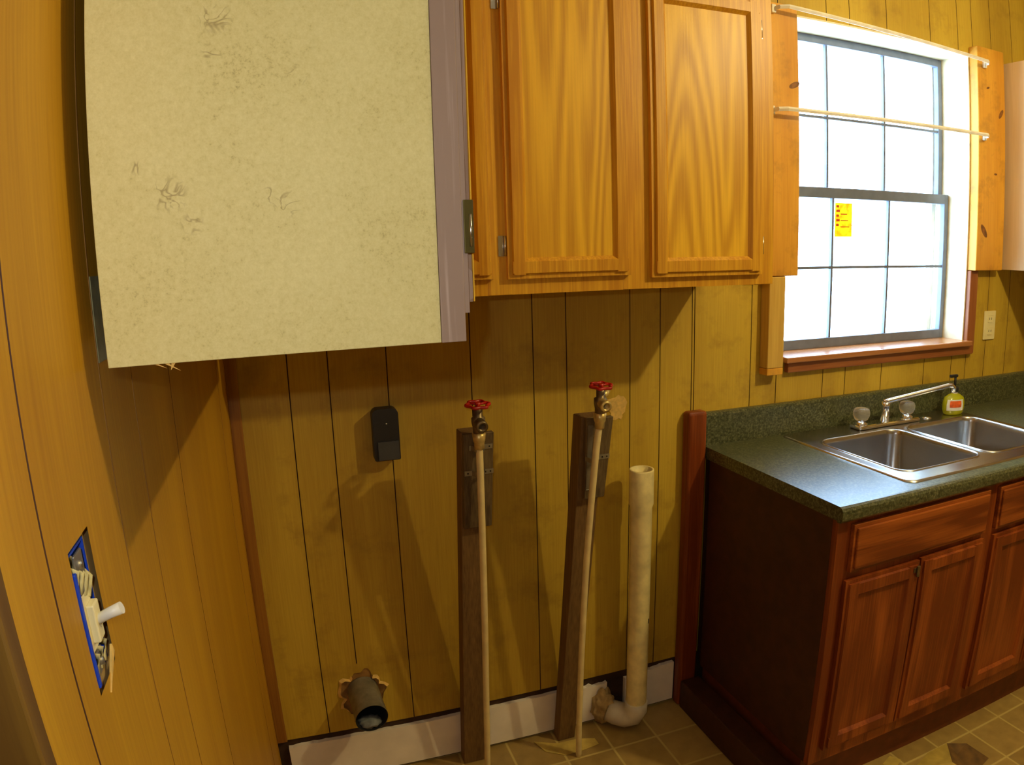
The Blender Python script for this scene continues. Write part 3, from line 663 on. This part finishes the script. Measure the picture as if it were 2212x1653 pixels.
# post: (front y, back y) at floor and top
pA,fA=leaning_post('weathered post behind the left water pipe, nearer the black wall box',(.537,.603),(.545,.606),(-.052,-.0095),(-.208,-.158),((.546,.618),(.546,.622)),(.838,1.0935),.018,1.0935)
pB,fB=leaning_post('weathered post behind the right water pipe, beside the white drain pipe',(.846,.902),(.860,.925),(-.052,-.0095),(-.208,-.152),((.872,.930),(.866,.941)),(.872,1.098),.018,1.098)
def strap(par,fy,x0,x1,xp,z,r,w=.013,off=0,label=None):
    """perforated steel strap across the cleat, humped over the pipe"""
    y=lambda zz:fy(zz)-.0006
    pts=[]
    yy=y(z)
    pts+=[(x0,yy),(xp-r-.006,yy)]
    for k in range(9):
        a=PI-PI*k/8; pts.append((xp+(r+.002)*math.cos(a),yy-off-(r+.002)*math.sin(a)))
    pts+=[(xp+r+.006,yy),(x1,yy)]
    bm=bmesh.new(); sl=(fy(z+.01)-fy(z))/.01; prev=None
    for px,py in pts:
        q=[bm.verts.new((px,py-sl*w/2,z-w/2)),bm.verts.new((px,py+sl*w/2,z+w/2)),bm.verts.new((px,py+sl*w/2-.0014,z+w/2)),bm.verts.new((px,py-sl*w/2-.0014,z-w/2))]
        if prev:
            for i in range(4): bm.faces.new((prev[i],prev[(i+1)%4],q[(i+1)%4],q[i]))
        else: bm.faces.new(q)
        prev=q
    bm.faces.new(list(reversed(prev)))
    o=obj('pipe_strap',bm,M['steel'],par)
    for hx in (x0+.008,x0+.021,x1-.021,x1-.008):
        if abs(hx-xp)>r+.006: obj('nail_hole',lathe([(0,0),(.0022,0)],(hx,yy-.0022,z),10,axis='Y'),M['hole_black'],par)
    return o
strap(pA,fA,.548,.621,.583,.992,.0105,off=.010); strap(pA,fA,.560,.618,.581,1.058,.011,off=.010)
strap(pB,fB,.868,.936,.884,.990,.0105,off=.012); 
obj('metal_plate',hexa(bmesh.new(),[(.8735,fB(.90)-.0022,.90),(.889,fB(.90)-.0022,.90),(.889,fB(.90)-.0005,.90),(.8735,fB(.90)-.0005,.90)],[(.870,fB(1.082)-.0022,1.082),(.884,fB(1.082)-.0022,1.082),(.884,fB(1.082)-.0005,1.082),(.870,fB(1.082)-.0005,1.082)]),M['steel'],pB)
def water_pipe(label,pts,rust):
    t=thing('water_pipe',label,'pipe',pts[-1],'water pipes with red valves')
    pts=list(reversed(pts)); R=.0088
    # smooth the run
    fine=[]
    for i in range(len(pts)-1):
        p0=Vector(pts[max(i-1,0)]);p1=Vector(pts[i]);p2=Vector(pts[i+1]);p3=Vector(pts[min(i+2,len(pts)-1)])
        for k in range(6):
            u=k/6; fine.append(.5*((2*p1)+(-p0+p2)*u+(2*p0-5*p1+4*p2-p3)*u*u+(-p0+3*p1-3*p2+p3)*u**3))
    fine.append(Vector(pts[-1]))
    obj('riser',tube(fine,R,16),M['cpvc'],t)
    top=fine[-1]; d=(fine[-1]-fine[-3]).normalized(); d=Vector((d.x*.3,d.y*.3,1)).normalized()
    at=lambda h:top+d*h
    obj('adapter',tube([at(-.012),at(-.010),at(.004),at(.010),at(.028),at(.030)],[.0088,.0125,.0125,.015,.0165,.012],18),M['brass_light'],t)
    v=obj('valve_body',tube([at(.024),at(.030),at(.040),at(.054),at(.066),at(.070),at(.092),at(.094)],[.010,.0135,.0135,.0165,.0165,.011,.0115,.006],18),M['brass'],t)
    c=at(.058)
    out=bmesh.new()
    add_lathe(out,[(.0125,0),(.0135,.004),(.0135,.020),(.0145,.021),(.0145,.029),(.0105,.0295),(.0085,.0292),(.0085,.008),(0,.008)],(c.x,c.y-.006,c.z),20,axis='Y')
    bmesh.ops.rotate(out,verts=out.verts,cent=c,matrix=Matrix.Rotation(math.radians(12),3,'X'))
    obj('hose_outlet',out,M['brass_light' if rust else 'brass'],v)
    h=bmesh.new(); hc=at(.098); n=48; ring=[]
    rr=[]
    for k in range(n):
        a=2*PI*k/n; R0=.0255+.0030*math.cos(6*a); rr.append((hc.x+R0*math.cos(a),hc.y+R0*math.sin(a),hc.z))
    pr=None
    rings=[]
    for p in rr:
        cx=Vector(p); o=Vector((cx.x-hc.x,cx.y-hc.y,0)).normalized()
        rings.append([h.verts.new(cx+.0042*(math.cos(q)*o+math.sin(q)*Vector((0,0,1)))) for q in [2*PI*i/8 for i in range(8)]])
    for k in range(n):
        A,B=rings[k],rings[(k+1)%n]
        for i in range(8):
            f=h.faces.new((A[i],B[i],B[(i+1)%8],A[(i+1)%8])); f.smooth=True
    for k in range(3):
        a=2*PI*k/3+.3; add_tube(h,[(hc.x,hc.y,hc.z+.001),(hc.x+.024*math.cos(a),hc.y+.024*math.sin(a),hc.z)],.0032,8)
    add_tube(h,[(hc.x,hc.y,hc.z-.006),(hc.x,hc.y,hc.z+.006)],.0065,12)
    bmesh.ops.rotate(h,verts=h.verts,cent=hc,matrix=Matrix.Rotation(math.radians(7),3,'X'))
    obj('handle',h,M['red'],t,label='red wheel handle')
    if rust:
        a=c+Vector((.008,.006,.012)); obj('side_port',tube([a,a+Vector((.014,.012,.004)),a+Vector((.024,.018,.010))],[.010,.0095,.0075],14),M['brass_light'],t)
    return t
water_pipe('left cream water pipe with red valve, in front of the left post',[(.5805,-.240,1.0699),(.5838,-.223,.8993),(.5885,-.19,.628),(.5927,-.15,.3437),(.5926,-.116,.0002)],False)
water_pipe('right cream water pipe with red valve, bowed, beside the drain pipe',[(.8915,-.247,1.088),(.8839,-.238,.9965),(.8744,-.205,.7164),(.8723,-.175,.4143),(.875,-.15,.139),(.8792,-.138,.0002)],True)
# torn pipe hole in the panelling behind the right valve
b=bmesh.new(); n=22
ring=[(1.064+.030*(1+.25*math.sin(3*a)+random.uniform(-.12,.12))*math.cos(a),-.0012,1.062+.042*(1+.2*math.cos(2*a)+random.uniform(-.12,.12))*math.sin(a)) for a in [2*PI*k/n for k in range(n)]]
b.faces.new([b.verts.new(p) for p in ring]); struct('torn_spot',b,M['torn'],wall_back)
# standpipe
sp=thing('drain_standpipe','stained white plastic drain standpipe with elbow at the floor','pipe',(1.10,-.088,.002))
bm=bmesh.new(); sx,sy=1.100,-.088
add_lathe(bm,[(.030,.60),(.030,.895),(.0355,.895),(.0362,.892),(.0362,.790),(.0325,.778),(.0325,.100)],(sx,sy,0),32)
obj('pipe',bm,M['pvc'],sp)
obj('ring',lathe([(.0327,.098),(.0345,.100),(.0345,.106),(.0327,.108)],(sx,sy,0),32),M['dark_gap'],sp,label='dark glue line above the elbow')
obj('elbow',tube([(sx,sy,.112),(sx,sy,.082),(sx-.008,sy+.008,.058),(sx-.026,sy+.026,.045),(sx-.050,sy+.046,.047),(sx-.066,sy+.062,.052)],[.037,.0375,.039,.040,.039,.037],24),M['pvc_white'],sp)
obj('stain',tube([(sx+.0195,sy-.0235,.404),(sx+.0195,sy-.0235,.419)],.0035,8),M['hole_black'],sp)
# crumbling foam round the drain where it enters the wall
bm=bmesh.new(); bmesh.ops.create_icosphere(bm,subdivisions=4,radius=1)
for v in bm.verts:
    p=v.co.copy(); k=1+.28*noise.noise(p*2.3)+.16*noise.noise(p*6)
    v.co=Vector((1.018+p.x*.038*k,-.014+p.y*.030*k,.066+p.z*.062*k))
for v in bm.verts: v.co.z=max(v.co.z,.001)
for f in bm.faces: f.smooth=True
tag(obj('foam_clump',bm,M['crust']),'crusty tan foam clump around the drain elbow at the wall','foam')
# black wall box
db=thing('wall_box','small rounded black plastic box on the panelled wall','wall box',(.387,-.0005,.995))
outline=[]
x0,x1,z0,z1,r=.353,.421,.995,1.133,.016
for cx,cz,a0,rr in ((x1-r,z1-r,0,r),(x0+r,z1-r,PI/2,r),(x0+.006,z0+.006,PI,.006),(x1-.004,z0+.004,3*PI/2,.004)):
    for k in range(7): a=a0+PI/2*k/6; outline.append((cx+rr*math.cos(a),-.0006,cz+rr*math.sin(a)))
bm=poly(outline,(0,-.036,0)); 
obj('housing',bm,M['black_plastic'],db)
bm=poly([(x0+.010,-.0366,z0+.052),(x1-.004,-.0366,z0+.052),(x1-.003,-.0366,z0+.003),(x0+.010,-.0366,z0+.003)],(0,-.006,0)); obj('lower_cover',bm,M['grey_plastic'],db)
obj('indicator',lathe([(0,0),(.0018,0)],(.389,-.0370,1.094),10,axis='Y'),M['rod'],db)
# dryer duct
dd=thing('dryer_duct','short metal dryer duct poking out of a torn hole','duct',(.270,-.06,.25))
p0,p1=Vector((.262,.004,.302)),Vector((.272,-.122,.288))
bm=tube([p0,p0.lerp(p1,.5),p1],[.0445,.0445,.0455],32,cap=False); 
sh=obj('sleeve',bm,M['duct'],dd)
bm=tube([p0,p1],[.0425,.0440],32,cap=False); add_lathe(bm,[(0,0),(.044,0)],(p0.x,p0.y-.004,p0.z),32,axis='Y'); obj('bore',bm,M['hole_black'],dd)
bm=bmesh.new(); bmesh.ops.create_icosphere(bm,subdivisions=3,radius=1)
for v in bm.verts:
    p=v.co.copy(); k=1+.35*noise.noise(p*3); v.co=Vector((.266+p.x*.034*k,-.092+p.y*.026*k,.258+p.z*.014*k))
for f in bm.faces: f.smooth=True
obj('lint',bm,M['lint'],dd)
# light switch hanging in its opening
sw=thing('light_switch','uncovered light switch in a ragged opening, blue box behind','light switch',(-.03,(SY0+SY1)/2,SZ0))
bm=bmesh.new(); th=.002
add_box(bm,-.0047,-.0005-.06+.0,SY0+.001,SY0+.001+th,SZ0+.001,SZ1-.001); add_box(bm,-.06,-.0047,SY1-.001-th,SY1-.001,SZ0+.001,SZ1-.001); add_box(bm,-.06,-.058,SY0+.001,SY1-.001,SZ0+.001,SZ1-.001)
add_box(bm,-.06,-.0047,SY0+.003,SY1-.003,SZ0+.001,SZ0+.003); add_box(bm,-.06,-.0047,SY0+.003,SY1-.003,SZ1-.003,SZ1-.001)
obj('junction_box',bm,M['blue'],sw)
obj('box_edge',box(-.0045,.0012,SY0+.0005,SY0+.005,SZ0+.002,SZ1-.012,.0005),M['blue'],sw)
ym=(SY0+SY1)/2-.001
for (za,zb,zs,w) in ((SZ0+.004,SZ0+.022,SZ0+.012,.008),(SZ1-.036,SZ1-.004,SZ1-.014,.010)):
    yk=bmesh.new(); add_box(yk,-.004,-.002,ym-w,ym+w,za,zb,.0006); yo=obj('yoke_ear',yk,M['steel'],sw)
    obj('screw',lathe([(.004,0),(.003,.0018),(0,.002)],(-.002,ym,zs),12,axis='X'),M['steel'],yo)
obj('switch_body',box(-.040,-.003,ym-.013,ym+.013,SZ0+.022,SZ1-.036,.002),M['ivory'],sw)
bz=obj('bezel',box(-.0032,.003,ym-.005,ym+.010,SZ0+.030,SZ0+.062,.0012),M['ivory'],sw)
tg=tube([(.000,ym+.003,SZ0+.046),(.012,ym+.003,SZ0+.051),(.022,ym+.003,SZ0+.0545)],[.0042,.0046,.0050],14)
for v in tg.verts: pass
obj('toggle',tg,M['white_plastic'],sw)
wr=bmesh.new()
for k in range(4):
    z=SZ1-.010-.005*k; y=SY0+.010+.009*k
    add_tube(wr,[(-.02,y,SZ1-.004),(-.001,y+.003,z-.006),(-.003,y-.002,z-.018),(-.03,y-.004,z-.026)],.0026,8)
for k in range(3):
    y=SY0+.014+.012*k
    add_tube(wr,[(-.03,y,SZ0+.030),(-.0005,y+.003,SZ0+.020),(-.002,y-.002,SZ0+.008),(-.02,y,SZ0+.004)],.0026,8)
obj('wires',wr,M['plaster_light'],sw)
# ---------------------------------------------------------------- things on the floor
def crumple(name,pts,mat,label,cat):
    """folded scrap: a fan of facets with real thickness"""
    bm=bmesh.new(); vs=[bm.verts.new(p) for p in pts[0]]
    for f in pts[1]: bm.faces.new([vs[i] for i in f])
    o=obj(name,bm,mat); md=o.modifiers.new('thickness','SOLIDIFY'); md.thickness=.0012
    return tag(o,label,cat)
ps=crumple('paper_scrap',([(1.77,-.640,.002),(1.86,-.612,.004),(1.925,-.628,.026),(1.90,-.76,.004),(1.868,-.70,.026),(1.80,-.71,.002)],
    [(0,1,4,5),(1,2,4),(5,4,3)]),M['paper_pale'],'crumpled brown paper scrap on the floor before the cabinets','paper')
bm=bmesh.new(); vs=[bm.verts.new(p) for p in ((1.925,-.6275,.0265),(1.985,-.66,.022),(2.01,-.735,.003),(1.902,-.762,.005),(1.869,-.70,.027),(1.93,-.672,.010))]
for f in ((0,1,5),(1,2,3,5),(5,3,4),(0,5,4)): bm.faces.new([vs[i] for i in f])
fo=obj('dark_fold',bm,M['paper_brown'],ps); fo.modifiers.new('thickness','SOLIDIFY').thickness=.0012
crumple('vinyl_scrap',([(1.70,-.575,.002),(1.745,-.560,.006),(1.765,-.590,.003),(1.72,-.61,.002)],[(0,1,2,3)]),M['paper_pale'],'small pale scrap on the floor beside the base cabinet','scrap')
crumple('torn_vinyl_flap',([(.770,-.030,.004),(.835,-.070,.010),(.900,-.075,.012),(.955,-.090,.009),(.960,-.112,.002),(.900,-.122,.002),(.84,-.122,.002),(.79,-.085,.002)],
    [(0,1,6,7),(1,2,5,6),(2,3,4,5)]),M['paper_pale'],'curled flap of torn yellow vinyl at the foot of the right post','vinyl flap')
# ceiling bulb that lights the room
cl=thing('ceiling_lamp','pendant bulb holder hanging above the kitchen floor','lamp',(2.03,-1.39,ZC-.04))
obj('cord',tube([(2.03,-1.39,ZC-.012),(2.03,-1.39,2.47)],.004,10),M['white_plastic'],cl)
obj('canopy',lathe([(0,ZC-.001),(.05,ZC-.001),(.05,ZC-.012),(0,ZC-.02)],(2.03,-1.39,0),24),M['white_plastic'],cl)
obj('holder',lathe([(0,2.475),(.012,2.475),(.022,2.455),(.022,2.425),(0,2.425)],(2.03,-1.39,0),24),M['white_plastic'],cl)
